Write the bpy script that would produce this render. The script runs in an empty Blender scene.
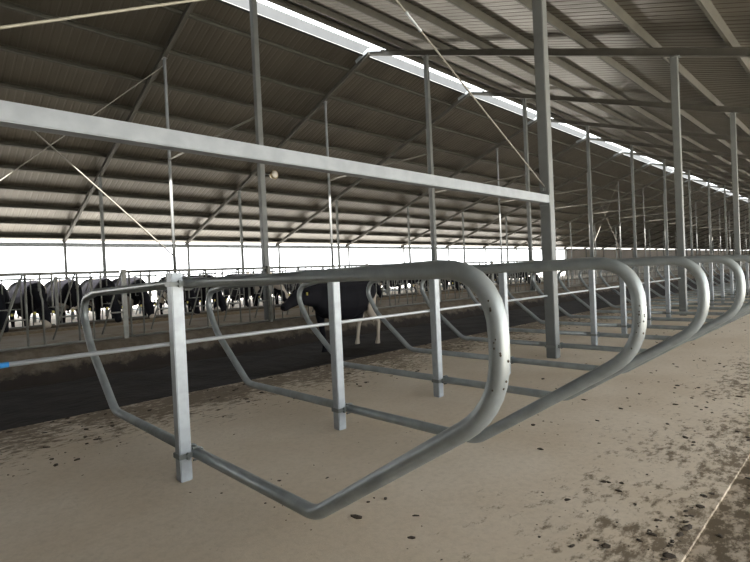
import bpy, bmesh, math, random
from mathutils import Vector, Matrix, noise
random.seed(7)
S = bpy.context.scene
C = S.collection

# ------------------------------------------------------------------ camera
cam = bpy.data.cameras.new('camera'); cam_o = bpy.data.objects.new('camera', cam); C.objects.link(cam_o)
FPX, YAW, PITCH, ROLL, HC = 493.28, 0.796, -0.0127, -0.0452, 1.1566
F = Vector((math.cos(YAW)*math.cos(PITCH), math.sin(YAW)*math.cos(PITCH), math.sin(PITCH)))
R0 = Vector((math.sin(YAW), -math.cos(YAW), 0)); U0 = R0.cross(F)
R = R0*math.cos(ROLL) + U0*math.sin(ROLL); U = -R0*math.sin(ROLL) + U0*math.cos(ROLL)
M = Matrix((R, U, -F)).transposed().to_4x4(); M.translation = Vector((0, 0, HC))
cam_o.matrix_world = M
cam.sensor_fit = 'HORIZONTAL'; cam.sensor_width = 36; cam.lens = 36*FPX/750
cam.clip_start = 0.05; cam.clip_end = 2000
S.camera = cam_o

# ------------------------------------------------------------------ sky, sun, exposure
S.view_settings.view_transform = 'Standard'; S.view_settings.look = 'None'
S.view_settings.gamma = 1; S.view_settings.use_curve_mapping = False
S.view_settings.exposure = 1.0
W = bpy.data.worlds.new('sky'); S.world = W; W.use_nodes = True
bg = W.node_tree.nodes['Background']
bg.inputs['Color'].default_value = (0.95, 0.975, 1.0, 1); bg.inputs['Strength'].default_value = 2.6
sun = bpy.data.lights.new('sun', 'SUN'); sun_o = bpy.data.objects.new('sun', sun); C.objects.link(sun_o)
sun.energy = 24.0; sun.angle = math.radians(0.6); sun.color = (1, 0.96, 0.9)
sun_o.rotation_euler = Vector((0.16, 0.49, -1.0)).to_track_quat('-Z', 'Y').to_euler()
sun_o.location = (0, -10, 20)

# ------------------------------------------------------------------ materials
def mat(name, col, rough=0.6, metal=0.0, var=0.0, vscale=6.0, bump=0.0, bscale=20.0, col2=None, stretch=None, spec=None):
    m = bpy.data.materials.new(name); m.use_nodes = True
    nt = m.node_tree; b = nt.nodes['Principled BSDF']
    b.inputs['Roughness'].default_value = rough; b.inputs['Metallic'].default_value = metal
    if spec is not None: b.inputs['Specular IOR Level'].default_value = spec
    b.inputs['Base Color'].default_value = (*col, 1)
    if var or bump or col2:
        tc = nt.nodes.new('ShaderNodeTexCoord'); mp = nt.nodes.new('ShaderNodeMapping')
        nt.links.new(tc.outputs['Object'], mp.inputs[0])
        if stretch: mp.inputs['Scale'].default_value = stretch
        n = nt.nodes.new('ShaderNodeTexNoise'); n.inputs['Scale'].default_value = vscale; n.inputs['Detail'].default_value = 5
        nt.links.new(mp.outputs[0], n.inputs['Vector'])
        cr = nt.nodes.new('ShaderNodeValToRGB')
        c2 = col2 if col2 else tuple(c*(1-var) for c in col)
        c1 = col if col2 else tuple(min(1, c*(1+var)) for c in col)
        cr.color_ramp.elements[0].position = 0.35; cr.color_ramp.elements[0].color = (*c2, 1)
        cr.color_ramp.elements[1].position = 0.65; cr.color_ramp.elements[1].color = (*c1, 1)
        nt.links.new(n.outputs[0], cr.inputs[0]); nt.links.new(cr.outputs[0], b.inputs['Base Color'])
        if bump:
            n2 = nt.nodes.new('ShaderNodeTexNoise'); n2.inputs['Scale'].default_value = bscale; n2.inputs['Detail'].default_value = 6
            nt.links.new(mp.outputs[0], n2.inputs['Vector'])
            bp = nt.nodes.new('ShaderNodeBump'); bp.inputs['Strength'].default_value = bump; bp.inputs['Distance'].default_value = 0.02
            nt.links.new(n2.outputs[0], bp.inputs['Height']); nt.links.new(bp.outputs[0], b.inputs['Normal'])
    return m

M_GALV = mat('galvanised_steel', (0.3354, 0.3666, 0.3861), 0.45, 0.4, 0.10, 14)
M_TUBE = mat('galvanised_tube', (0.2760, 0.3040, 0.3040), 0.42, 0.4, 0.14, 9)
M_RAIL = mat('bright_galvanised', (0.2356, 0.2546, 0.2660), 0.45, 0.4, 0.08, 10)
M_PIPE = mat('bright_pipe', (0.4960, 0.5280, 0.5520), 0.4, 0.3)
M_COL = mat('column_steel', (0.145, 0.155, 0.15), 0.5, 0.3, 0.08, 5)
M_THIN = mat('thin_column_steel', (0.2028, 0.2106, 0.2067), 0.6, 0.0, 0.08, 5)
M_TIE = mat('tie_steel', (0.17, 0.16, 0.135), 0.6, 0.0, 0.08, 5)
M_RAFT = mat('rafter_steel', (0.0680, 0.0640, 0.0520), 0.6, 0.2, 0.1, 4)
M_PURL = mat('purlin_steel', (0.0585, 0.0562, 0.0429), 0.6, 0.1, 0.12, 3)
M_FENCE = mat('fence_galvanised', (0.2240, 0.2240, 0.2000), 0.5, 0.3, 0.15, 8)
M_ROD = mat('lit_rod_steel', (0.2475, 0.2363, 0.1875), 0.5, 0.2, 0.08, 8)  # paler copy of the tie steel; light from the right put into the colour
M_BOLT = mat('bolt_steel', (0.1870, 0.2040, 0.1955), 0.45, 0.6)
M_BRASS = mat('brass', (0.3600, 0.2880, 0.1600), 0.35, 0.7)
M_PORC = mat('pale_glaze', (0.5250, 0.5040, 0.4340), 0.3)
M_BLUE = mat('blue_plastic', (0.0240, 0.1760, 0.4400), 0.4)
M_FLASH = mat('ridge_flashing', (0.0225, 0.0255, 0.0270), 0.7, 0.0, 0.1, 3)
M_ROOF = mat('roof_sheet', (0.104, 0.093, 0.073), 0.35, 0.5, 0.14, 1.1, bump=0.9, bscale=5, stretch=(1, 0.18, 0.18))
M_CURT = mat('dimming_curtain', (0.2940, 0.2660, 0.2380), 0.9, 0, 0.05, 1.0)
M_MANURE = mat('dry_manure', (0.0527, 0.0391, 0.0255), 0.9, 0, 0.3, 20, 0.4, 60)
M_SLURRY = mat('dark_slurry', (0.0077, 0.0063, 0.0049), 0.8, 0, col2=(0.019, 0.0145, 0.011), vscale=3.5, bump=1.0, bscale=9)
M_FEED = mat('feed', (0.1760, 0.1280, 0.0720), 0.9, 0, 0.35, 12, 0.8, 30)
M_GROUND = mat('pale_yard', (0.52, 0.50, 0.46), 0.9, 0, 0.08, 0.5)

def ramp(nt, src, p0, p1, c0=(0, 0, 0, 1), c1=(1, 1, 1, 1)):
    r = nt.nodes.new('ShaderNodeValToRGB'); r.color_ramp.elements[0].position = p0; r.color_ramp.elements[1].position = p1
    r.color_ramp.elements[0].color = c0; r.color_ramp.elements[1].color = c1
    nt.links.new(src, r.inputs[0]); return r.outputs[0]
def nz(nt, vec, scale, detail=5, rough=0.5, sc=None):
    if sc:
        mp = nt.nodes.new('ShaderNodeMapping'); mp.inputs['Scale'].default_value = sc
        nt.links.new(vec, mp.inputs[0]); vec = mp.outputs[0]
    n = nt.nodes.new('ShaderNodeTexNoise'); n.inputs['Scale'].default_value = scale
    n.inputs['Detail'].default_value = detail; n.inputs['Roughness'].default_value = rough
    nt.links.new(vec, n.inputs['Vector']); return n.outputs[0]
def mth(nt, op, a, b, clamp=False):
    m = nt.nodes.new('ShaderNodeMath'); m.operation = op; m.use_clamp = clamp
    for i, v in enumerate((a, b)):
        if isinstance(v, (int, float)): m.inputs[i].default_value = v
        else: nt.links.new(v, m.inputs[i])
    return m.outputs[0]
def mixc(nt, fac, a, b):
    m = nt.nodes.new('ShaderNodeMix'); m.data_type = 'RGBA'
    nt.links.new(fac, m.inputs[0])
    for i, v in ((6, a), (7, b)):
        if isinstance(v, tuple): m.inputs[i].default_value = (*v, 1)
        else: nt.links.new(v, m.inputs[i])
    return m.outputs[2]

def floor_mat(name, base, base2, dirt, ybands, amount=0.5):
    """concrete with blotches and smears of dried manure that gather in bands along the row"""
    m = bpy.data.materials.new(name); m.use_nodes = True; nt = m.node_tree; b = nt.nodes['Principled BSDF']
    tc = nt.nodes.new('ShaderNodeTexCoord'); v = tc.outputs['Object']
    sx = nt.nodes.new('ShaderNodeSeparateXYZ'); nt.links.new(v, sx.inputs[0]); y = sx.outputs[1]
    big = ramp(nt, nz(nt, v, 0.9, 6, 0.6), 0.38, 0.62)
    c = mixc(nt, big, base, base2)
    fine = nz(nt, v, 26, 6, 0.7)
    c = mixc(nt, mth(nt, 'MULTIPLY', ramp(nt, fine, 0.45, 0.75), 0.35), c, tuple(x*0.62 for x in base))
    band = None
    for (yc, w, k) in ybands:
        d = mth(nt, 'ABSOLUTE', mth(nt, 'SUBTRACT', y, yc), 0)
        t = mth(nt, 'MULTIPLY', mth(nt, 'SUBTRACT', 1.0, mth(nt, 'DIVIDE', d, w), True), k)
        band = t if band is None else mth(nt, 'MAXIMUM', band, t)
    if band is not None:
        sp = nz(nt, v, 13, 6, 0.75, sc=(0.7, 1.25, 1))
        sp2 = nz(nt, v, 1.6, 3, 0.5)
        s = mth(nt, 'ADD', mth(nt, 'ADD', mth(nt, 'MULTIPLY', sp, 0.8), mth(nt, 'MULTIPLY', sp2, 0.35)), mth(nt, 'MULTIPLY', band, 0.2))
        f = ramp(nt, s, 0.725, 0.82)
        f = mth(nt, 'MULTIPLY', f, amount*1.4, True)
        c = mixc(nt, f, c, dirt)
    nt.links.new(c, b.inputs['Base Color'])
    b.inputs['Roughness'].default_value = 0.75; b.inputs['Specular IOR Level'].default_value = 0.3
    bp = nt.nodes.new('ShaderNodeBump'); bp.inputs['Strength'].default_value = 0.35; bp.inputs['Distance'].default_value = 0.01
    nt.links.new(nz(nt, v, 14, 8, 0.7), bp.inputs['Height']); nt.links.new(bp.outputs[0], b.inputs['Normal'])
    return m
M_BED = floor_mat('bed_concrete', (0.575, 0.485, 0.365), (0.65, 0.57, 0.455), (0.15, 0.113, 0.072),
                  [(0.6, 1.2, 1.0), (4.9, 1.5, 1.45)], 0.66)
M_ALLEY = floor_mat('alley_concrete', (0.38, 0.31, 0.225), (0.48, 0.41, 0.32), (0.11, 0.083, 0.05), [(0.3, 2.5, 1.05)], 0.8)
M_LANE = floor_mat('lane_concrete', (0.24, 0.215, 0.18), (0.19, 0.145, 0.092), (0.12, 0.085, 0.05), [(10.4, 1.6, 0.8), (13.8, 1.2, 0.8)], 0.7)

def kerb_mat():
    m = bpy.data.materials.new('soiled_kerb'); m.use_nodes = True; nt = m.node_tree; b = nt.nodes['Principled BSDF']
    tc = nt.nodes.new('ShaderNodeTexCoord'); v = tc.outputs['Object']
    sx = nt.nodes.new('ShaderNodeSeparateXYZ'); nt.links.new(v, sx.inputs[0]); z = sx.outputs[2]
    c = mixc(nt, ramp(nt, nz(nt, v, 5, 6, 0.7), 0.4, 0.6), (0.10, 0.078, 0.052), (0.15, 0.125, 0.092))
    zz = mth(nt, 'ADD', z, mth(nt, 'MULTIPLY', mth(nt, 'SUBTRACT', nz(nt, v, 4.5, 6, 0.7), 0.5), 0.5))
    c = mixc(nt, ramp(nt, mth(nt, 'ADD', zz, 0.5), 0.36, 0.45), (0.028, 0.021, 0.016), c)
    nt.links.new(c, b.inputs['Base Color']); b.inputs['Roughness'].default_value = 0.85
    return m
M_KERB = kerb_mat()

def cow_mat(name, mode):
    m = bpy.data.materials.new(name); m.use_nodes = True; nt = m.node_tree; b = nt.nodes['Principled BSDF']
    tc = nt.nodes.new('ShaderNodeTexCoord'); oi = nt.nodes.new('ShaderNodeObjectInfo')
    va = nt.nodes.new('ShaderNodeVectorMath'); va.operation = 'ADD'
    nt.links.new(tc.outputs['Object'], va.inputs[0])
    if mode == 'feeding':
        vs = nt.nodes.new('ShaderNodeVectorMath'); vs.operation = 'SCALE'; vs.inputs[3].default_value = 0.37
        nt.links.new(oi.outputs['Location'], vs.inputs[0]); nt.links.new(vs.outputs[0], va.inputs[1])
    else:
        va.inputs[1].default_value = (3.1, 0.4, 1.7)
    sx = nt.nodes.new('ShaderNodeSeparateXYZ'); nt.links.new(tc.outputs['Object'], sx.inputs[0])
    n = nz(nt, va.outputs[0], 1.7, 1.5, 0.4)
    if mode == 'feeding':
        s = mth(nt, 'ADD', n, mth(nt, 'MULTIPLY', mth(nt, 'SUBTRACT', 0.55, sx.outputs[2], True), 0.35))
        f = ramp(nt, s, 0.64, 0.655)
    else:   # white hind legs and lower flank, black front
        s = mth(nt, 'ADD', mth(nt, 'ADD', mth(nt, 'MULTIPLY', sx.outputs[0], -0.32), mth(nt, 'MULTIPLY', mth(nt, 'SUBTRACT', 0.85, sx.outputs[2]), 0.30)), mth(nt, 'MULTIPLY', n, 0.4))
        f = ramp(nt, s, 0.40, 0.415)
    nt.links.new(mixc(nt, f, (0.007, 0.007, 0.010), (0.50, 0.44, 0.36)), b.inputs['Base Color'])
    b.inputs['Roughness'].default_value = 0.75; b.inputs['Specular IOR Level'].default_value = 0.2
    return m

# ------------------------------------------------------------------ mesh helpers
def obj(name, bm, m, parent=None, smooth=False):
    me = bpy.data.meshes.new(name); bmesh.ops.recalc_face_normals(bm, faces=bm.faces); bm.to_mesh(me); bm.free()
    if smooth:
        for p in me.polygons: p.use_smooth = True
    me.materials.append(m)
    o = bpy.data.objects.new(name, me); C.objects.link(o)
    if parent: o.parent = parent
    return o
def tag(o, label=None, cat=None, group=None, kind=None):
    if label: o['label'] = label
    if cat: o['category'] = cat
    if group: o['group'] = group
    if kind: o['kind'] = kind
    return o
def thing(name, loc, label, cat, group=None, rz=0):
    o = bpy.data.objects.new(name, None); C.objects.link(o); o.location = loc; o.rotation_euler = (0, 0, rz)
    o.empty_display_size = 0.2
    return tag(o, label, cat, group)
def dup(root, loc=None, label=None, group=None, rz=None):
    r = root.copy(); C.objects.link(r)
    if loc is not None: r.location = loc
    if rz is not None: r.rotation_euler = (0, 0, rz)
    if label: r['label'] = label
    if group: r['group'] = group
    for ch in list(root.children):
        c = ch.copy(); C.objects.link(c); c.parent = r
        for g in list(ch.children):
            d = g.copy(); C.objects.link(d); d.parent = c
    return r
def box(bm, x0, x1, y0, y1, z0, z1, bev=0.0):
    vs = [bm.verts.new(p) for p in ((x0,y0,z0),(x1,y0,z0),(x1,y1,z0),(x0,y1,z0),(x0,y0,z1),(x1,y0,z1),(x1,y1,z1),(x0,y1,z1))]
    fs = [bm.faces.new([vs[i] for i in f]) for f in ((0,3,2,1),(4,5,6,7),(0,1,5,4),(1,2,6,5),(2,3,7,6),(3,0,4,7))]
    if bev:
        es = list({e for f in fs for e in f.edges})
        bmesh.ops.bevel(bm, geom=es, offset=bev, segments=2, affect='EDGES')
    return bm
def sweep(bm, pts, r, n=12, closed=False, cap=True, radii=None):
    """round tube along a list of points"""
    pts = [Vector(p) for p in pts]; N = len(pts); rings = []
    prev = None
    for i in range(N):
        a = pts[(i-1) % N] if (closed or i > 0) else pts[i]
        b = pts[(i+1) % N] if (closed or i < N-1) else pts[i]
        t = (b-a).normalized()
        if prev is None:
            up = Vector((0, 0, 1)) if abs(t.z) < 0.9 else Vector((1, 0, 0))
            u = t.cross(up).normalized()
        else:
            u = (prev - t*prev.dot(t)).normalized()
        prev = u; w = t.cross(u)
        rr = radii[i] if radii else r
        rings.append([bm.verts.new(pts[i] + (u*math.cos(2*math.pi*k/n) + w*math.sin(2*math.pi*k/n))*rr) for k in range(n)])
    for i in range(N if closed else N-1):
        A, B = rings[i], rings[(i+1) % N]
        for k in range(n): bm.faces.new((A[k], A[(k+1) % n], B[(k+1) % n], B[k]))
    if cap and not closed:
        bm.faces.new(rings[0][::-1]); bm.faces.new(rings[-1])
    return bm
def beam(bm, a, b, w, h, up=(0, 0, 1)):
    """square bar from a to b, width w (sideways) and height h"""
    a, b = Vector(a), Vector(b); t = (b-a).normalized(); s = t.cross(Vector(up)).normalized(); u = s.cross(t)
    vs = []
    for p in (a, b):
        for (i, j) in ((-1,-1),(1,-1),(1,1),(-1,1)): vs.append(bm.verts.new(p + s*i*w/2 + u*j*h/2))
    for f in ((0,1,2,3),(7,6,5,4),(0,4,5,1),(1,5,6,2),(2,6,7,3),(3,7,4,0)): bm.faces.new([vs[i] for i in f])
    return bm
def fillet(path, rads, seg=8):
    """round the inner corners of an open polyline"""
    out = [Vector(path[0])]
    for i in range(1, len(path)-1):
        p, a, b = Vector(path[i]), Vector(path[i-1]), Vector(path[i+1])
        da, db = (a-p).normalized(), (b-p).normalized(); r = rads[i-1]
        ang = da.angle(db); L = min(r/math.tan(ang/2), (a-p).length*0.499, (b-p).length*0.499)
        p0, p1 = p+da*L, p+db*L
        for k in range(seg+1):
            t = k/seg; out.append(p0*(1-t)**2 + p*2*t*(1-t) + p1*t*t)
    out.append(Vector(path[-1])); return out
ORD = ['nearest', 'second', 'third', 'fourth', 'fifth', 'sixth', 'seventh', 'eighth', 'ninth', 'tenth', 'eleventh', 'twelfth', 'thirteenth', 'fourteenth', 'fifteenth', 'sixteenth']

# ------------------------------------------------------------------ layout (metres; X runs down the barn, Y across it to the left)
XA, XB = -12.0, 186.0
BAY0 = 5.965                       # first visible frame
YR, ZR, SL = 12.0, 8.65, 0.35      # ridge line, underside of rafters at the ridge, roof slope
Y_EAVE = 15.4
def zb(y): return ZR - SL*abs(y-YR)      # underside of the rafters
RH, PH = 0.17, 0.17                # rafter and purlin depth

def strip(name, y0, y1, z, m, thick=0.3, kind='structure', x0=XA, x1=XB):
    bm = bmesh.new(); box(bm, x0, x1, y0, y1, z-thick, z)
    return tag(obj(name, bm, m), kind=kind)
strip('floor', -3.3, 0.557, -0.014, M_ALLEY, 0.4)
strip('floor', 0.557, 5.13, 0.0, M_BED, 0.5)
strip('floor', 9.66, 14.33, 0.20, M_LANE, 0.7)
strip('floor', 14.65, 18.85, -0.12, M_SLURRY, 0.4)
strip('floor', 18.85, 23.45, 0.0, M_BED, 0.5)
strip('floor', 23.45, 27.4, -0.02, M_ALLEY, 0.4)
strip('trim_1', 14.33, 14.65, 0.25, M_KERB, 0.7)
# lumpy manure alley on the left
bm = bmesh.new(); nx, ny = 330, 30
def gx(i): t = i/nx; return XA + (XB-XA)*(0.12*t + 0.88*t**2.6) if t > 0 else XA
xs = [XA + 12 + 0.0]*0
xs = [-12, -8, -4, -1] + [0.06*i for i in range(1, 250)] + [15 + 0.3*i for i in range(80)] + [39, 45, 60, 90, 130, 186]
rows = []
for X in xs:
    row = []
    for j in range(ny+1):
        Y = 5.13 + (9.0-5.13)*j/ny
        h = noise.fractal(Vector((X*1.3, Y*1.3, 0)), 1.0, 2.0, 5)*0.035
        row.append(bm.verts.new((X, Y, -0.30 + h)))
    rows.append(row)
for a, b in zip(rows, rows[1:]):
    for j in range(ny): bm.faces.new((a[j], b[j], b[j+1], a[j+1]))
tag(obj('floor', bm, M_SLURRY, smooth=True), kind='structure')
# soiled kerb that carries the feed fence, with an uneven, caked face
prof = [(8.75, -0.36), (8.98, -0.29), (9.06, -0.2), (9.13, -0.08), (9.18, 0.03), (9.22, 0.11), (9.27, 0.18), (9.33, 0.22), (9.5, 0.235), (9.66, 0.235), (9.66, -0.4), (8.75, -0.4)]
bm = bmesh.new(); rows = []
for X in xs:
    row = []
    for k, (Y, Z) in enumerate(prof):
        d = 0.0
        if 0 < k < 9: d = noise.fractal(Vector((X*2.2, Y*3, Z*5)), 1.0, 2.0, 5)*(0.06 if k < 7 else 0.015)
        row.append(bm.verts.new((X, Y + d*(1 if k < 8 else 0.3), Z + d*0.5)))
    rows.append(row)
P = len(prof)
for a, b in zip(rows, rows[1:]):
    for j in range(P): bm.faces.new((a[j], b[j], b[(j+1) % P], a[(j+1) % P]))
bm.faces.new(rows[0]); bm.faces.new(rows[-1][::-1])
tag(obj('trim_2', bm, M_KERB), kind='structure')
# yard outside
for nm, y0, y1 in (('ground', -120, -3.3), ('ground', 27.4, 300)):
    strip(nm, y0, y1, -0.06, M_GROUND, 0.3, x0=-150, x1=420)
strip('ground', -3.3, 27.4, -0.08, M_GROUND, 0.3, x0=-150, x1=XA)
strip('ground', -3.3, 27.4, -0.08, M_GROUND, 0.3, x0=XB, x1=420)

# ------------------------------------------------------------------ roof
def roof_side(sgn, y_top):
    """ribbed sheeting; ribs run up the slope"""
    bm = bmesh.new(); pitch = 0.21; n = int((XB-XA)/pitch); ye = YR + sgn*(Y_EAVE+0.35); yt = y_top
    A, B, A2, B2 = [], [], [], []
    for i in range(n):
        X = XA + i*pitch
        for dx, dz in ((0, 0), (0.14, 0), (0.158, 0.007), (0.195, 0.007)):
            for L, y, o in ((A, ye, 0), (B, yt, 0), (A2, ye, 0.008), (B2, yt, 0.008)):
                L.append(bm.verts.new((X+dx, y, zb(y) + RH + PH + dz + o)))
    for i in range(len(A)-1):
        bm.faces.new((A[i], B[i], B[i+1], A[i+1])); bm.faces.new((A2[i], A2[i+1], B2[i+1], B2[i]))
        bm.faces.new((A[i], A[i+1], A2[i+1], A2[i])); bm.faces.new((B[i], B2[i], B2[i+1], B[i+1]))
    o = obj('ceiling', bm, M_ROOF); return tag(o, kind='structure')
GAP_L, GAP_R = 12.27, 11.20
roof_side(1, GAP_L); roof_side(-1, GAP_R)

frames = [BAY0 + 6*k for k in range(-2, 31)]
cosr = math.cos(math.atan(SL))
def rafter_label(side, k):
    s = 'left' if side > 0 else 'right'
    v = k-2
    if v < 0: return f'dark steel rafter under the {s} roof slope behind the camera, {"first" if k == 0 else "second"} frame'
    if v < 10: return f'dark sloping steel rafter under the {s} roof slope, {ORD[v]} frame down the barn'
    return f'small dark rafter under the {s} roof slope, far down the barn beyond the tenth frame'
raf = {}
for side in (1, -1):
    for k, X in enumerate(frames):
        if k == 0:
            bm = bmesh.new(); a = YR + side*0.02; b = YR + side*Y_EAVE
            p0 = Vector((0, a, zb(a) + RH/2)); p1 = Vector((0, b, zb(b) + RH/2))
            # H-section: web and two flanges
            up = Vector((1, 0, 0)).cross((p1-p0).normalized()); up = up if up.z > 0 else -up
            beam(bm, p0, p1, 0.012, RH*cosr-0.02)
            for s in (-1, 1):
                o = up*s*(RH*cosr/2 - 0.006); beam(bm, p0+o, p1+o, 0.11, 0.012)
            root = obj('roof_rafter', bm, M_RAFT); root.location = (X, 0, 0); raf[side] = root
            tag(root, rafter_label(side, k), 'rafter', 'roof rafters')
        else:
            o = raf[side].copy(); C.objects.link(o); o.location = (X, 0, 0)
            tag(o, rafter_label(side, k), 'rafter', 'roof rafters')
            if k-2 >= 10: o['group'] = f'distant rafters under the {"left" if side > 0 else "right"} slope'

def purlin(side, y, m=M_PURL, idx=0, edge=False):
    bm = bmesh.new(); zc = zb(y) + RH + PH/2
    s = -side; w = 0.07; h = PH - 0.004
    # C-section running the length of the barn, open towards the eave
    t = Vector((0, s, SL)).normalized(); u = Vector((0, -s*SL, 1)).normalized()
    def P(a, b): v = Vector((0, y, zc)) + t*a + u*b; return (v.y, v.z)
    hh = h*cosr/2
    sec = [(-w/2, -hh), (w/2, -hh), (w/2, -hh+0.018), (w/2-0.004, -hh+0.018), (w/2-0.004, -hh+0.004), (-w/2+0.004, -hh+0.004),
           (-w/2+0.004, hh-0.004), (w/2-0.004, hh-0.004), (w/2-0.004, hh-0.018), (w/2, hh-0.018), (w/2, hh), (-w/2, hh)]
    A = [bm.verts.new((XA, *P(*q))) for q in sec]; B = [bm.verts.new((XB, *P(*q))) for q in sec]
    n = len(sec)
    for i in range(n): bm.faces.new((A[i], A[(i+1) % n], B[(i+1) % n], B[i]))
    bm.faces.new(A); bm.faces.new(B[::-1])
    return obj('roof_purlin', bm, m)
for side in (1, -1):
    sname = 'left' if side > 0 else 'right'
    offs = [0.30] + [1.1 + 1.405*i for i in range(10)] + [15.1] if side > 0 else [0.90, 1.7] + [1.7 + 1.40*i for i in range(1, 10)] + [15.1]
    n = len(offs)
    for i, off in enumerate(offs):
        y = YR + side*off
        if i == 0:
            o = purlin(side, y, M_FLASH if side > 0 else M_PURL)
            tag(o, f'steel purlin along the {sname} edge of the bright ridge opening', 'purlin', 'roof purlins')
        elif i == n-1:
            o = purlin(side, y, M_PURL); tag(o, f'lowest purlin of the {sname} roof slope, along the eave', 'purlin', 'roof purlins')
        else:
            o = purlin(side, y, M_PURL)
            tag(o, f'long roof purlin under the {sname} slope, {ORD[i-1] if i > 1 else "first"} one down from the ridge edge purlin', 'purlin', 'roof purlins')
# ridge upstand flashing (left side of the gap)
bm = bmesh.new()
y0 = 12.24; z0 = zb(y0)+RH
box(bm, XA, XB, y0-0.012, y0-0.004, z0+0.0, z0+0.36)
box(bm, XA, XB, y0-0.004, y0+0.10, z0+0.35, z0+0.36)
fl = tag(obj('ridge_flashing', bm, M_FLASH), 'metal upstand flashing along the left side of the ridge opening', 'flashing')
bm = bmesh.new(); box(bm, XA, XB, y0-0.035, y0-0.012, z0-0.010, z0+0.004)
o = obj('sunlit_strip', bm, M_THIN, fl); o['label'] = 'thin pale strip painted as a sunlit edge'  # paler colour stands in for a flange line caught by the sun
# ridge ties at each frame: pale plates bridging the two rafters
base = None
for k, X in enumerate(frames):
    v = k-2
    lab = ('pale ridge bracket behind the camera, %s frame' % ('first' if k == 0 else 'second')) if v < 0 else \
          (f'pale steel bracket joining the rafters at the ridge opening, {ORD[v]} frame down the barn' if v < 10 else 'tiny pale ridge bracket far down the barn beyond the tenth frame')
    if base is None:
        bm = bmesh.new()
        for s in (-1, 1):
            beam(bm, (0.065, YR, ZR+RH-0.01), (0.065, YR+s*0.62, zb(YR+s*0.62)+RH-0.01+0.02), 0.012, 0.12)
            beam(bm, (-0.065, YR, ZR+RH-0.01), (-0.065, YR+s*0.62, zb(YR+s*0.62)+RH-0.01+0.02), 0.012, 0.12)
        base = obj('ridge_bracket', bm, M_GALV); o = base
    else:
        o = base.copy(); C.objects.link(o)
    o.location = (X, 0, 0); tag(o, lab, 'bracket', 'ridge brackets' if v < 10 else 'distant ridge brackets')
# eave beams
for s, nm in ((1, 'left'), (-1, 'right')):
    bm = bmesh.new(); y = YR + s*15.455
    box(bm, XA, XB, y-0.05, y+0.05, zb(y)-0.07, zb(y)+0.13)
    tag(obj('eave_beam', bm, M_GALV), f'long galvanised beam under the {nm} eave', 'beam')

# gable ends added to block light; invented curtain dims the far left opening
def gable(name, x0, x1):
    bm = bmesh.new(); pr = [(YR-15.6, -0.3), (YR+15.6, -0.3), (YR+15.6, zb(YR+15.6)+RH), (YR, ZR+RH+0.1), (YR-15.6, zb(YR-15.6)+RH)]
    A = [bm.verts.new((x0, *p)) for p in pr]; B = [bm.verts.new((x1, *p)) for p in pr]
    bm.faces.new(A); bm.faces.new(B[::-1])
    for i in range(5): bm.faces.new((A[i], A[(i+1) % 5], B[(i+1) % 5], B[i]))
    tag(obj(name, bm, M_ROOF), kind='structure')
gable('wall_back_blocker', XA-0.15, XA-0.05); gable('wall_front_blocker', XB+0.05, XB+0.15)  # added end walls: the back one darkens faces, the front dims the far end
bm = bmesh.new(); NC = 700
A = []; B = []
for i in range(NC+1):
    X = 60 + (XB-60)*i/NC; y = 27.32 + 0.035*math.sin(X*5.1) + 0.02*math.sin(X*13)
    A.append((bm.verts.new((X, y, -0.05)), bm.verts.new((X, y, zb(27.1)-0.05)))); B.append((bm.verts.new((X, y+0.006, -0.05)), bm.verts.new((X, y+0.006, zb(27.1)-0.05))))
for i in range(NC):
    bm.faces.new((A[i][0], A[i+1][0], A[i+1][1], A[i][1])); bm.faces.new((B[i][0], B[i][1], B[i+1][1], B[i+1][0]))
    bm.faces.new((A[i][1], A[i+1][1], B[i+1][1], B[i][1]))
tag(obj('wall_left_dimmer', bm, M_CURT, smooth=True), kind='structure')  # invented curtain, put in to grey down the bright opening
bm = bmesh.new(); box(bm, XA, -0.9, -3.32, -3.22, -0.3, zb(-3.22)+0.02)
tag(obj('wall_right_blocker', bm, M_ROOF), kind='structure')  # unseen wall, added to cut light on the posts' narrow left sides

# ------------------------------------------------------------------ columns
def column_row(y, w, k0, k1, z0, rowname, m, plate=True, dx=0.0, round_=False):
    root = None
    for n, k in enumerate(range(k0, k1)):
        X = BAY0 + 6*k
        if k < 0: lab = f'square steel column of the {rowname}, just outside the left edge of view'
        elif k < 10: lab = f'{"thin" if w < 0.11 else "square"} steel column of the {rowname}, {ORD[k]} down the barn'
        else: lab = f'small distant column of the {rowname}, beyond its tenth one'
        if root is None:
            root = thing('steel_column', (X, y, z0), lab, 'column', 'columns of the '+rowname)
            bm = bmesh.new(); top = zb(y) - z0 - 0.001
            if round_: sweep(bm, [(0, 0, 0), (0, 0, top)], w/2, 12); obj('shaft', bm, m, root, True)
            else: box(bm, -w/2, w/2, -w/2, w/2, 0, top, 0.008); obj('shaft', bm, m, root)
            bm = bmesh.new(); box(bm, -w*0.7, w*0.7, -w*0.9, w*0.9, top-0.04, top-0.03); 
            o = obj('cap_plate', bm, m, root)
        else:
            o = dup(root, (X, y, z0), lab, ('columns of the ' if k < 10 else 'distant columns of the ')+rowname)
column_row(2.915, 0.13, -1, 8, 0.0, 'stall row', M_COL)
column_row(9.55, 0.125, 0, 12, 0.235, 'near feed fence', M_COL)
column_row(14.47, 0.09, 0, 18, 0.25, 'far feed fence', M_THIN, round_=True)
column_row(21.15, 0.105, 0, 24, 0.0, 'far stall row', M_COL)
column_row(27.10, 0.10, 0, 30, -0.02, 'left eave', M_COL)

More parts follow.
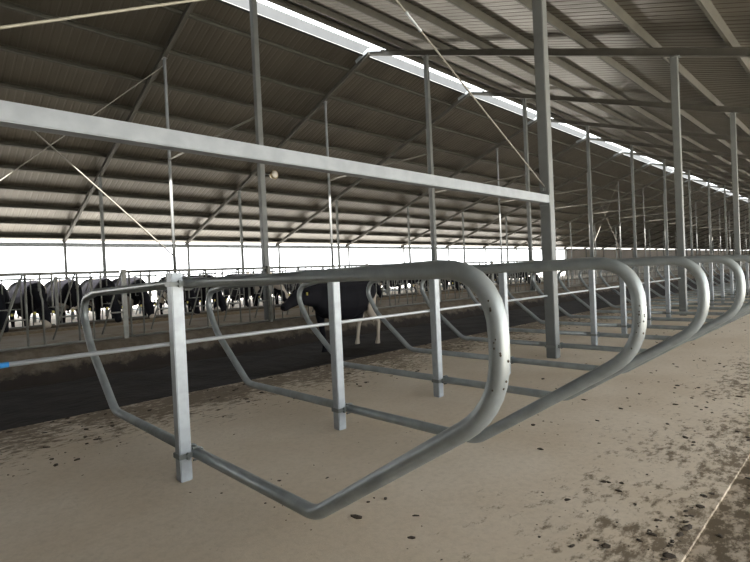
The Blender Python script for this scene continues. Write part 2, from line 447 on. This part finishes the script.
# cross ties over the feed lane
root = None
for k in range(0, 17):
    X = BAY0 + 6*k
    lab = f'thin horizontal steel tie over the feed lane, {ORD[k]} frame down the barn' if k < 10 else 'tiny horizontal tie over the feed lane far down the barn'
    if root is None:
        bm = bmesh.new(); sweep(bm, [(0, 9.6125, 0), (0, 14.425, 0)], 0.025, 8); root = obj('cross_tie', bm, M_TIE, None, True); o = root
    else: o = root.copy(); C.objects.link(o)
    o.location = (X, 0, 4.80); tag(o, lab, 'tie bar', 'ties over the feed lane' if k < 10 else 'distant ties over the feed lane')
# cross bracing rods
def rod(a, b, r, lab, m=M_ROD, sag=0.0, name='brace_rod', buckle=None, group='cross brace rods'):
    a, b = Vector(a), Vector(b); t = thing(name, a, lab, 'brace rod', group)
    pts = [(a + (b-a)*i/12) - a + Vector((0, 0, -sag*4*(i/12)*(1-i/12))) for i in range(13)]
    bm = bmesh.new(); sweep(bm, pts, r, 8); obj('rod', bm, m, t, True)
    if buckle:
        for q in buckle:
            p = (b-a)*q + Vector((0, 0, -sag*4*q*(1-q))); d = (b-a).normalized()
            bm = bmesh.new(); sweep(bm, [p-d*0.12, p-d*0.11, p-d*0.08, p+d*0.08, p+d*0.11, p+d*0.12], 0.02, 8, radii=[r, r*1.9, r*1.3, r*1.3, r*1.9, r]); obj('turnbuckle', bm, M_GALV, t, True)
    return t
XL, X5 = BAY0-6, BAY0
rod((X5-0.065, 2.915, 2.17), (XL+0.065, 2.915, 5.28), 0.009, 'thin steel brace rod rising leftwards from the big column beside the upper rail', M_TIE, sag=0.0, buckle=(0.41,))
rod((XL+0.065, 2.88, 2.215), (X5-0.065, 2.88, 5.08), 0.0085, 'pale brace rod crossing the top left corner in front of the roof')
for k, nm in ((-1, 'first bay'), (5, 'sixth bay'), (11, 'twelfth bay')):
    x0 = BAY0 + 6*k; x1 = x0+6
    rod((x0+0.02, 14.40, 7.55), (x1-0.02, 14.40, 1.95), 0.022, f'steel brace falling rightwards between the far feed fence columns, {nm}', M_TIE)
    rod((x1-0.02, 14.54, 7.55), (x0+0.02, 14.54, 1.95), 0.014, f'thin brace rising rightwards between the far feed fence columns, {nm}', M_TIE)

# brass-rimmed fitting on the near feed fence's first column
t = thing('barn_lamp', (BAY0+0.062, 9.45, 3.50), 'small round pale fitting with a brass rim on the first feed fence column', 'lamp')
bm = bmesh.new(); sweep(bm, [(0, 0.05, 0), (0.10, 0.03, 0), (0.16, 0, 0)], 0.018, 8); obj('arm', bm, M_BOLT, t, True)
bm = bmesh.new(); sweep(bm, [(0.19, 0.06, 0), (0.19, -0.03, 0), (0.19, -0.045, 0)], 0.1, 20, radii=[0.07, 0.105, 0.1]); obj('housing', bm, M_BRASS, t, True)
bm = bmesh.new(); bmesh.ops.create_uvsphere(bm, u_segments=16, v_segments=10, radius=0.075, matrix=Matrix.Translation((0.19, -0.045, 0)) @ Matrix.Diagonal((1, 0.5, 1, 1))); obj('glass', bm, M_PORC, t, True)

# ------------------------------------------------------------------ cubicle dividers
X1, PITCH_X = 1.1845, 1.2
YP = 2.85                                  # front face of the posts
LOOPR = 0.031
loop_path = [(3.0, 1.155), (4.72, 1.112), (5.055, 1.055), (5.12, 0.90), (4.94, 0.62), (4.34, 0.150), (3.0, 0.150),
             (1.70, 0.150), (0.775, 0.748), (0.775, 1.165)]
def loop_points(xo):
    path = [(xo, y, z) for y, z in loop_path]
    path.append((xo, 3.0, 1.155))
    rr = [0.35, 0.14, 0.16, 0.5, 0.22, 0.5, 0.20, 0.30, 0.22, 0.2]
    return fillet(path, rr[:len(path)-2], 7)
def smooth_closed(pts, it=2):
    return pts
def divider(with_post=True, simple=False, label='', loc=(0, 0, 0), group=None):
    """origin: centre of the post's foot; the loop passes on the post's far side"""
    xo = 0.035 + LOOPR if with_post else 0.065 + LOOPR
    pts = [Vector((p.x, p.y - (YP+0.035), p.z)) for p in loop_points(xo)]
    pts = pts[:-1]
    t = None
    if simple:
        bm = bmesh.new(); sweep(bm, pts, LOOPR, 6, closed=True); box(bm, -0.04, 0.04, -0.04, 0.04, 0, 1.22)
        o = obj('stall_divider', bm, M_TUBE, None); o.location = loc; return tag(o, label, 'stall divider', group)
    t = thing('stall_divider', loc, label, 'stall divider', group)
    bm = bmesh.new(); sweep(bm, pts, LOOPR, 18, closed=True); obj('loop', bm, M_TUBE, t, True)
    h = 0.035 if with_post else 0.065
    if with_post:
        bm = bmesh.new(); box(bm, -0.035, 0.035, -0.035, 0.035, 0, 1.22, 0.005); obj('post', bm, M_GALV, t)
    for z in (0.150, 1.155):
        cl = bmesh.new()
        # saddle plates round the post and the tube
        box(cl, -h-0.006, h+0.012, -h-0.008, -h-0.001, z-0.015, z+0.015, 0.002)
        box(cl, -h-0.008, -h-0.001, -h-0.008, h+0.008, z-0.015, z+0.015, 0.002)
        box(cl, -h-0.006, h+0.012, h+0.001, h+0.008, z-0.015, z+0.015, 0.002)
        ring = [(xo + (LOOPR+0.004)*math.sin(a), dy, z + (LOOPR+0.004)*math.cos(a)) for a in [math.pi*i/10 for i in range(11)] for dy in (0,)]
        for s in (-1, 1):
            r2 = [(p[0], s*(h+0.005), p[2]) for p in ring]
            sweep(cl, [(h+0.004, s*(h+0.005), z+LOOPR+0.004)] + r2 + [(h+0.004, s*(h+0.005), z-LOOPR-0.004)], 0.0065, 6)
        co = obj('clamp', cl, M_BOLT, t); co['label'] = 'dull grey clamp with bolts'
        for s in (-1, 1):
            for dz in (-1, 1):
                b = bmesh.new(); d = Vector((1, 0, 0))
                bmesh.ops.create_cone(b, cap_ends=True, segments=6, radius1=0.009, radius2=0.009, depth=0.018,
                    matrix=Matrix.Translation((-h*0.4 + 0.02, s*(h+0.017), z+dz*0.012)) @ Matrix.Rotation(math.pi/2, 4, 'X'))
                obj('bolt', b, M_BOLT, co)
    return t
ytop = YP + 0.035
d0 = divider(True, False, '', (X1, ytop, 0), 'looped dividers of the near stall row')
for k in range(0, 22):
    loc = (X1 + PITCH_X*k, ytop, 0)
    if k == 4:
        o = divider(False, False, 'bent tube stall divider clamped to the big column where the upper rail ends', (BAY0, 2.915, 0), 'looped dividers of the near stall row')
        continue
    if k in (9, 14, 19):
        lab = f'bent tube stall divider clamped to the {["second", "third", "fourth"][(k-9)//5]} tall column of the near stall row'
        o = divider(False, False, lab, (BAY0 + 6*((k-4)//5), 2.915, 0), 'looped dividers of the near stall row'); continue
    if k == 0: lab = 'nearest galvanised tube loop divider with its square post, filling the foreground'
    elif k < 16: lab = f'galvanised tube loop divider on a post, {ORD[k]} from the camera'
    else: lab = 'distant galvanised loop divider of the near row past the fifteenth'
    if k == 0: o = d0; o['label'] = lab
    else: o = dup(d0, loc, lab, 'looped dividers of the near stall row')
# scuffs of dried manure on the nearest loops
for k, lab in ((0, 'dark dried specks on the curved front of the nearest loop'), (1, 'dark dried specks on the curved front of the second loop')):
    bm = bmesh.new(); rr = random.Random(k+3)
    for _ in range(14):
        pts = [p for p in loop_points(0.035+LOOPR) if p.y < 0.86 and 0.72 < p.z < 1.12]
        pts.sort(key=lambda p: p.z); j = rr.randrange(len(pts)-1); cen = pts[j].lerp(pts[j+1], rr.random()); a = rr.uniform(1.4, 3.6)
        nrm = Vector((math.cos(a), -abs(math.sin(a))*0.9, 0)).normalized()
        p = Vector((X1 + 1.2*k, 0, 0)) + cen + nrm*(LOOPR)
        bmesh.ops.create_icosphere(bm, subdivisions=1, radius=rr.uniform(0.0018, 0.0042), matrix=Matrix.Translation(p) @ Matrix.Diagonal((1, 1, rr.uniform(0.8, 1.6), 1)))
    tag(obj('manure_specks', bm, M_MANURE), lab, 'dirt', kind='stuff')
# far stall row: mirrored row
sd = divider(True, True, 'x', (0, 0, 0), 'dividers of the far stall row')
first = True
for k in range(30):
    X = 3.6 + 1.2*k
    if abs(((X-BAY0) % 6)) < 0.15 or abs(((X-BAY0) % 6)-6) < 0.15: continue
    o = sd if first else sd.copy()
    if not first: C.objects.link(o)
    first = False
    o.location = (X, 21.15, 0); o['label'] = f'small loop divider of the far stall row beyond the feed lane'

# rails
t = thing('upper_rail', (0, YP+0.05, 2.003), 'long bright galvanised box rail crossing the upper left and ending at the big column', 'rail')
bm = bmesh.new(); box(bm, XL+0.066, X5-0.068, -0.05, 0.05, -0.05, 0.05, 0.006); obj('rail', bm, M_RAIL, t)
bm = bmesh.new(); box(bm, X5-0.078, X5-0.066, -0.052, 0.08, -0.075, 0.065); obj('end_bracket', bm, M_BOLT, t)
bm = bmesh.new(); box(bm, X5-0.078, X5-0.0665, 0.0, 0.06, 0.11, 0.15); bmesh.ops.create_cone(bm, cap_ends=True, segments=8, radius1=0.018, radius2=0.018, depth=0.03, matrix=Matrix.Translation((X5-0.085, 0.03, 0.125)) @ Matrix.Rotation(math.pi/2, 4, 'Y')); obj('rod_anchor', bm, M_BOLT, t)
t = thing('lower_rail', (0, YP+0.07+0.0135, 0.805), 'thin bright pipe rail running behind the stall posts at knee height', 'rail')
bm = bmesh.new(); sweep(bm, [(0.386, 0, 0), (4.0, 0, -0.008), (5.89, 0, -0.012)], 0.0125, 12); obj('pipe', bm, M_PIPE, t, True)
bm = bmesh.new(); sweep(bm, [(0.0, 0, 0), (0.386, 0, 0)], 0.0135, 12); o = obj('end_sleeve', bm, M_BLUE, t, True); o['label'] = 'bright blue plastic sleeve'
t2 = thing('lower_rail', (0, YP+0.07+0.0135, 0.793), 'thin bright pipe rail at knee height continuing beyond the big column', 'rail')
bm = bmesh.new(); sweep(bm, [(6.04, 0, 0), (11.89, 0, 0)], 0.0125, 12); obj('pipe', bm, M_PIPE, t2, True)

# ------------------------------------------------------------------ headlock feed fences
def fence_shapes():
    out = []
    L = 2.93; zt = 1.18; zl = 0.022
    def tube(name, pts, r=0.017): out.append((name, pts, r))
    tube('bottom_rail', [(0.03, 0, zl+0.0), (L, 0, zl+0.0)], 0.019)
    tube('top_rail', [(0.03, 0, zt), (L, 0, zt)], 0.024)
    for u in range(4):
        a = 0.55*0 + u*0.725 + 0.09
        tube('upright', [(a, 0, zl), (a, 0, zt)])
        tube('upright', [(a+0.22, 0, zl), (a+0.22, 0, 0.75), (a+0.20, 0, 0.85), (a+0.20, 0, zt)], 0.014)
        tube('neck_guard', [(a+0.36, 0, zt), (a+0.36, 0, 0.63), (a+0.50, 0, 0.63)], 0.013)
        tube('locking_bar', [(a+0.34, 0.0, 0.10), (a+0.70, 0.0, zt)], 0.014)
        tube('cross_bar', [(a+0.49, 0, 0.46), (a+0.725, 0, 0.46)], 0.014)
    return out
FS = fence_shapes()
def fence_row(y, z0, rowname, n, nparts):
    proto = None; simple = None
    for k in range(n):
        X = BAY0 - 6 + 3.0*k - 0.0
        if k < 16: lab = f'galvanised headlock feed fence panel of the {rowname}, {ORD[k]} from the left' if k else f'galvanised headlock feed fence panel of the {rowname}, leftmost one'
        else: lab = f'small distant headlock panel of the {rowname}'
        g = 'headlock panels of the '+rowname if k < 16 else 'distant headlock panels of the '+rowname
        if k < nparts:
            if proto is None:
                proto = thing('headlock_panel', (X, y, z0), lab, 'feed fence panel', g)
                for nm, pts, r in FS:
                    bm = bmesh.new(); sweep(bm, pts, r, 8); obj(nm, bm, M_FENCE, proto, True)
                bm = bmesh.new(); box(bm, -0.035, 0.035, -0.035, 0.035, -0.02, 1.22, 0.004); obj('post', bm, M_FENCE, proto)
                if nparts:  # first panel's post stands at the column grid; keep it
                    pass
            else: dup(proto, (X, y, z0), lab, g)
        else:
            if simple is None:
                bm = bmesh.new()
                for nm, pts, r in FS: sweep(bm, pts, r, 6)
                box(bm, -0.035, 0.035, -0.035, 0.035, -0.02, 1.22)
                simple = obj('headlock_panel', bm, M_FENCE, None, False); simple.location = (X, y, z0); tag(simple, lab, 'feed fence panel', g)
            else:
                o = simple.copy(); C.objects.link(o); o.location = (X, y, z0); tag(o, lab, 'feed fence panel', g)
fence_row(9.44, 0.235, 'near feed fence', 30, 6)
fence_row(14.56, 0.25, 'far feed fence', 30, 0)

# feed lying along the lane
bm = bmesh.new(); rows = []
fx = [1.0 + 0.12*i for i in range(240)]
for X in fx:
    row = []
    for j in range(9):
        t_ = j/8; Y = 13.0 + 0.75*t_
        h = math.sin(math.pi*t_)*(0.05 + 0.05*noise.noise(Vector((X*0.7, 3, 0)))) + noise.fractal(Vector((X*3, Y*3, 1)), 1, 2, 4)*0.02*math.sin(math.pi*t_)
        row.append(bm.verts.new((X, Y, 0.198 + max(0, h))))
    rows.append(row)
for a, b in zip(rows, rows[1:]):
    for j in range(8): bm.faces.new((a[j], b[j], b[j+1], a[j+1]))
tag(obj('cattle_feed', bm, M_FEED, smooth=True), 'low brown ridge of cattle feed along the far feed fence', 'feed', kind='stuff')

# ------------------------------------------------------------------ manure crumbs
def crumbs(n, region, lab, rmin, rmax, seed, z=0.0):
    rr = random.Random(seed); bm = bmesh.new()
    for _ in range(n):
        x, y = region(rr)
        nz_ = noise.noise(Vector((x*1.1, y*1.1, seed)))
        if nz_ < rr.uniform(-0.35, 0.45): continue
        r = rmin + (rmax-rmin)*rr.random()**4
        c0 = Vector((x, y, z + r*0.18))
        res = bmesh.ops.create_icosphere(bm, subdivisions=1, radius=r, matrix=Matrix.Translation(c0) @ Matrix.Rotation(rr.uniform(0, 3.14), 4, 'Z') @ Matrix.Diagonal((rr.uniform(0.8, 1.9), rr.uniform(0.6, 1.1), rr.uniform(0.2, 0.42), 1)))
        for v in res['verts']: v.co += Vector((rr.uniform(-1, 1), rr.uniform(-1, 1), rr.uniform(-0.3, 0.3)))*r*0.22
    return tag(obj('manure_crumbs', bm, M_MANURE), lab, 'manure', kind='stuff')
crumbs(3000, lambda r: (r.uniform(1.3, 16)**1.0, 0.6 + 1.9*r.random()**2.4), 'dried manure crumbs scattered along the right edge of the stall bed', 0.0035, 0.019, 11)
crumbs(1900, lambda r: (r.uniform(0.3, 14), 5.1 - 1.3*r.random()**1.3), 'dried manure crumbs scattered along the left edge of the stall bed', 0.004, 0.022, 12)
crumbs(500, lambda r: (r.uniform(1.5, 12), -0.3 + 0.84*r.random()), 'dried manure crumbs on the walkway beside the step', 0.004, 0.02, 13, -0.014)
crumbs(260, lambda r: (r.uniform(0.6, 10), r.uniform(2.0, 4.2)), 'few dried manure crumbs in the middle of the stall bed', 0.003, 0.012, 14)

# ------------------------------------------------------------------ cows
def loft(bm, rings, n=16):
    """rings: (centre, forward axis, half width, half height)"""
    R_ = []
    for (c, f, w, h) in rings:
        f = Vector(f).normalized(); s = f.cross(Vector((0, 0, 1))).normalized() if abs(f.z) < 0.97 else Vector((0, 1, 0)); u = s.cross(f).normalized()
        R_.append([bm.verts.new(Vector(c) + s*w*math.cos(2*math.pi*k/n) + u*h*math.sin(2*math.pi*k/n)) for k in range(n)])
    for A, B in zip(R_, R_[1:]):
        for k in range(n): bm.faces.new((A[k], A[(k+1) % n], B[(k+1) % n], B[k]))
    bm.faces.new(R_[0][::-1]); bm.faces.new(R_[-1])
def cow_mesh(pose):
    """cow facing +X, feet at z=0, about 1.42 m at the withers"""
    bm = bmesh.new()
    loft(bm, [((-0.98, 0, 1.10), (1, 0, 0), 0.10, 0.14), ((-0.90, 0, 1.10), (1, 0, 0), 0.22, 0.26), ((-0.72, 0, 1.07), (1, 0, 0), 0.29, 0.33),
              ((-0.45, 0, 1.03), (1, 0, 0), 0.31, 0.37), ((-0.1, 0, 0.99), (1, 0, 0), 0.34, 0.40), ((0.25, 0, 1.0), (1, 0, 0), 0.32, 0.39),
              ((0.52, 0, 1.04), (1, 0, 0), 0.26, 0.36), ((0.72, 0, 1.07), (1, 0, 0), 0.20, 0.29), ((0.84, 0, 1.08), (1, 0, 0), 0.12, 0.18)])
    if pose == 'feeding':
        nk = [((0.55, 0, 1.12), (1, 0, -0.3), 0.17, 0.27), ((0.85, 0, 0.98), (1, 0, -0.6), 0.13, 0.21), ((1.12, 0, 0.80), (1, 0, -0.9), 0.10, 0.155), ((1.26, 0, 0.66), (1, 0, -1.2), 0.09, 0.13)]
        hd = [((1.22, 0, 0.76), (0.5, 0, -1), 0.085, 0.10), ((1.28, 0, 0.66), (0.5, 0, -1), 0.115, 0.13), ((1.35, 0, 0.53), (0.5, 0, -1), 0.105, 0.12),
              ((1.42, 0, 0.43), (0.5, 0, -1), 0.078, 0.09), ((1.46, 0, 0.36), (0.5, 0, -1), 0.080, 0.078), ((1.485, 0, 0.32), (0.5, 0, -1), 0.055, 0.05)]
        er = (1.25, 0.69)
    else:
        nk = [((0.55, 0, 1.14), (1, 0, 0), 0.17, 0.28), ((0.85, 0, 1.14), (1, 0, -0.1), 0.125, 0.22), ((1.08, 0, 1.13), (1, 0, -0.1), 0.10, 0.165), ((1.22, 0, 1.13), (1, 0, -0.2), 0.09, 0.14)]
        hd = [((1.16, 0, 1.19), (1, 0, -0.45), 0.085, 0.10), ((1.26, 0, 1.16), (1, 0, -0.45), 0.115, 0.13), ((1.40, 0, 1.09), (1, 0, -0.45), 0.10, 0.115),
              ((1.54, 0, 1.03), (1, 0, -0.45), 0.076, 0.085), ((1.64, 0, 0.985), (1, 0, -0.45), 0.08, 0.075), ((1.69, 0, 0.965), (1, 0, -0.45), 0.055, 0.05)]
        er = (1.22, 1.23)
    loft(bm, nk); loft(bm, hd)
    for s in (-1, 1):     # ears
        loft(bm, [((er[0], s*0.08, er[1]), (0, s, 0.05), 0.03, 0.03), ((er[0]-0.01, s*0.15, er[1]+0.0), (0, s, -0.1), 0.025, 0.055), ((er[0]-0.02, s*0.23, er[1]-0.02), (0, s, -0.1), 0.014, 0.02)], 8)
        st = 0.10 if s > 0 else -0.12
        # fore leg
        loft(bm, [((0.50, s*0.16, 1.0), (0, 0, -1), 0.10, 0.16), ((0.52, s*0.17, 0.72), (0, 0, -1), 0.075, 0.10), ((0.52+st*0.3, s*0.165, 0.46), (0, 0, -1), 0.055, 0.06),
                  ((0.52+st*0.5, s*0.16, 0.40), (0, 0, -1), 0.052, 0.055), ((0.51+st*0.6, s*0.16, 0.17), (0, 0, -1), 0.034, 0.038), ((0.52+st*0.7, s*0.16, 0.09), (0, 0, -1), 0.046, 0.05),
                  ((0.54+st*0.7, s*0.16, 0.0), (0, 0, -1), 0.056, 0.072)], 12)
        # hind leg: stifle forward, hock back
        loft(bm, [((-0.68, s*0.17, 1.10), (0.1, 0, -1), 0.11, 0.22), ((-0.62, s*0.20, 0.84), (-0.1, 0, -1), 0.10, 0.19), ((-0.74-st*0.4, s*0.19, 0.62), (-0.4, 0, -1), 0.06, 0.095),
                  ((-0.88-st*0.7, s*0.18, 0.50), (-0.3, 0, -1), 0.046, 0.065), ((-0.86-st, s*0.18, 0.40), (0.1, 0, -1), 0.042, 0.05), ((-0.83-st*1.1, s*0.18, 0.17), (0.1, 0, -1), 0.036, 0.04),
                  ((-0.81-st*1.1, s*0.18, 0.09), (0.1, 0, -1), 0.046, 0.05), ((-0.79-st*1.1, s*0.18, 0.0), (0.1, 0, -1), 0.056, 0.072)], 12)
    loft(bm, [((-0.42, 0, 0.72), (0, 0, -1), 0.17, 0.17), ((-0.44, 0, 0.60), (0, 0, -1), 0.16, 0.15), ((-0.45, 0, 0.52), (0, 0, -1), 0.08, 0.08)], 12)   # udder
    loft(bm, [((-0.96, 0, 1.33), (-1, 0, -0.3), 0.03, 0.03), ((-1.03, 0, 1.22), (-0.2, 0, -1), 0.024, 0.024), ((-1.05, 0, 0.85), (0, 0, -1), 0.018, 0.018), ((-1.05, 0, 0.62), (0, 0, -1), 0.04, 0.04), ((-1.05, 0, 0.45), (0, 0, -1), 0.015, 0.015)], 8)
    me = bpy.data.meshes.new('cow_raw'); bmesh.ops.recalc_face_normals(bm, faces=bm.faces); bm.to_mesh(me); bm.free()
    o = bpy.data.objects.new('cow_raw', me); C.objects.link(o)
    r = o.modifiers.new('r', 'REMESH'); r.mode = 'VOXEL'; r.voxel_size = 0.017
    s = o.modifiers.new('s', 'SMOOTH'); s.factor = 0.5; s.iterations = 5
    dg = bpy.context.evaluated_depsgraph_get(); dg.update()
    out = bpy.data.meshes.new_from_object(o.evaluated_get(dg)); out.name = 'cow_body'
    bpy.data.objects.remove(o); bpy.data.meshes.remove(me)
    for p in out.polygons: p.use_smooth = True
    return out
M_HOOF = mat('hoof', (0.03, 0.025, 0.02), 0.7)
M_TAG = mat('yellow_tag', (0.7, 0.62, 0.15), 0.5)
M_EYE = mat('eye', (0.01, 0.008, 0.008), 0.15)
def cow(mesh, m, pose, loc, rz, lab, group, tagear=True):
    mesh.materials.clear(); mesh.materials.append(m)
    t = thing('cow', loc, lab, 'cow', group, rz)
    b = bpy.data.objects.new('body', mesh); C.objects.link(b); b.parent = t
    ex, ez, d = ((1.30, 0.66, 0.105) if pose == 'feeding' else (1.33, 1.16, 0.103))
    for s in (-1, 1):
        e = bmesh.new(); bmesh.ops.create_uvsphere(e, u_segments=10, v_segments=8, radius=0.022, matrix=Matrix.Translation((ex+0.02, s*d, ez))); obj('eye', e, M_EYE, t, True)
        e = bmesh.new()
        ec = (1.24, 0.66) if pose == 'feeding' else (1.205, 1.20)
        box(e, ec[0]-0.004+0.03, ec[0]+0.004+0.03, s*0.17-0.022, s*0.17+0.022, ec[1]-0.035, ec[1]+0.02, 0.002); obj('ear_tag', e, M_TAG, t)
    return t
m_feed = cow_mesh('feeding'); MF = cow_mat('holstein_coat', 'feeding')
proto = cow(m_feed, MF, 'feeding', (0, 0, 0), 0, 'x', 'cows feeding through the far fence')
spots = [1.75, 2.55, 3.35, 4.20, 5.05, 6.45, 7.25, 8.75, 9.55, 11.3, 13.2, 14.1, 16.5, 19.1, 19.9, 23.0, 26.0, 27.2]
nm = ['leftmost', 'second from the left', 'third from the left', 'fourth from the left', 'fifth from the left', 'sixth from the left', 'seventh from the left', 'eighth from the left', 'ninth from the left', 'tenth from the left']
rr = random.Random(5)
for i, X in enumerate(spots):
    lab = f'black and white cow feeding with lowered head through the far fence, {nm[i]}' if i < 10 else 'small distant black and white cow feeding at the far fence'
    o = proto if i == 0 else dup(proto)
    o.location = (X, 15.55 + rr.uniform(0, 0.12), -0.12); o.rotation_euler = (0, 0, -math.pi/2 + rr.uniform(-0.06, 0.06))
    o.scale = (1.12, 1.12, 1.1)
    o['label'] = lab
    if i >= 10: o['group'] = 'distant cows feeding at the far fence'
m_st = cow_mesh('standing'); MS = cow_mat('dark_holstein_coat', 'standing')
cow(m_st, MS, 'standing', (6.42, 7.50, -0.32), math.pi + 0.2, 'black cow with white hind legs standing in the dark alley behind the second post', None)
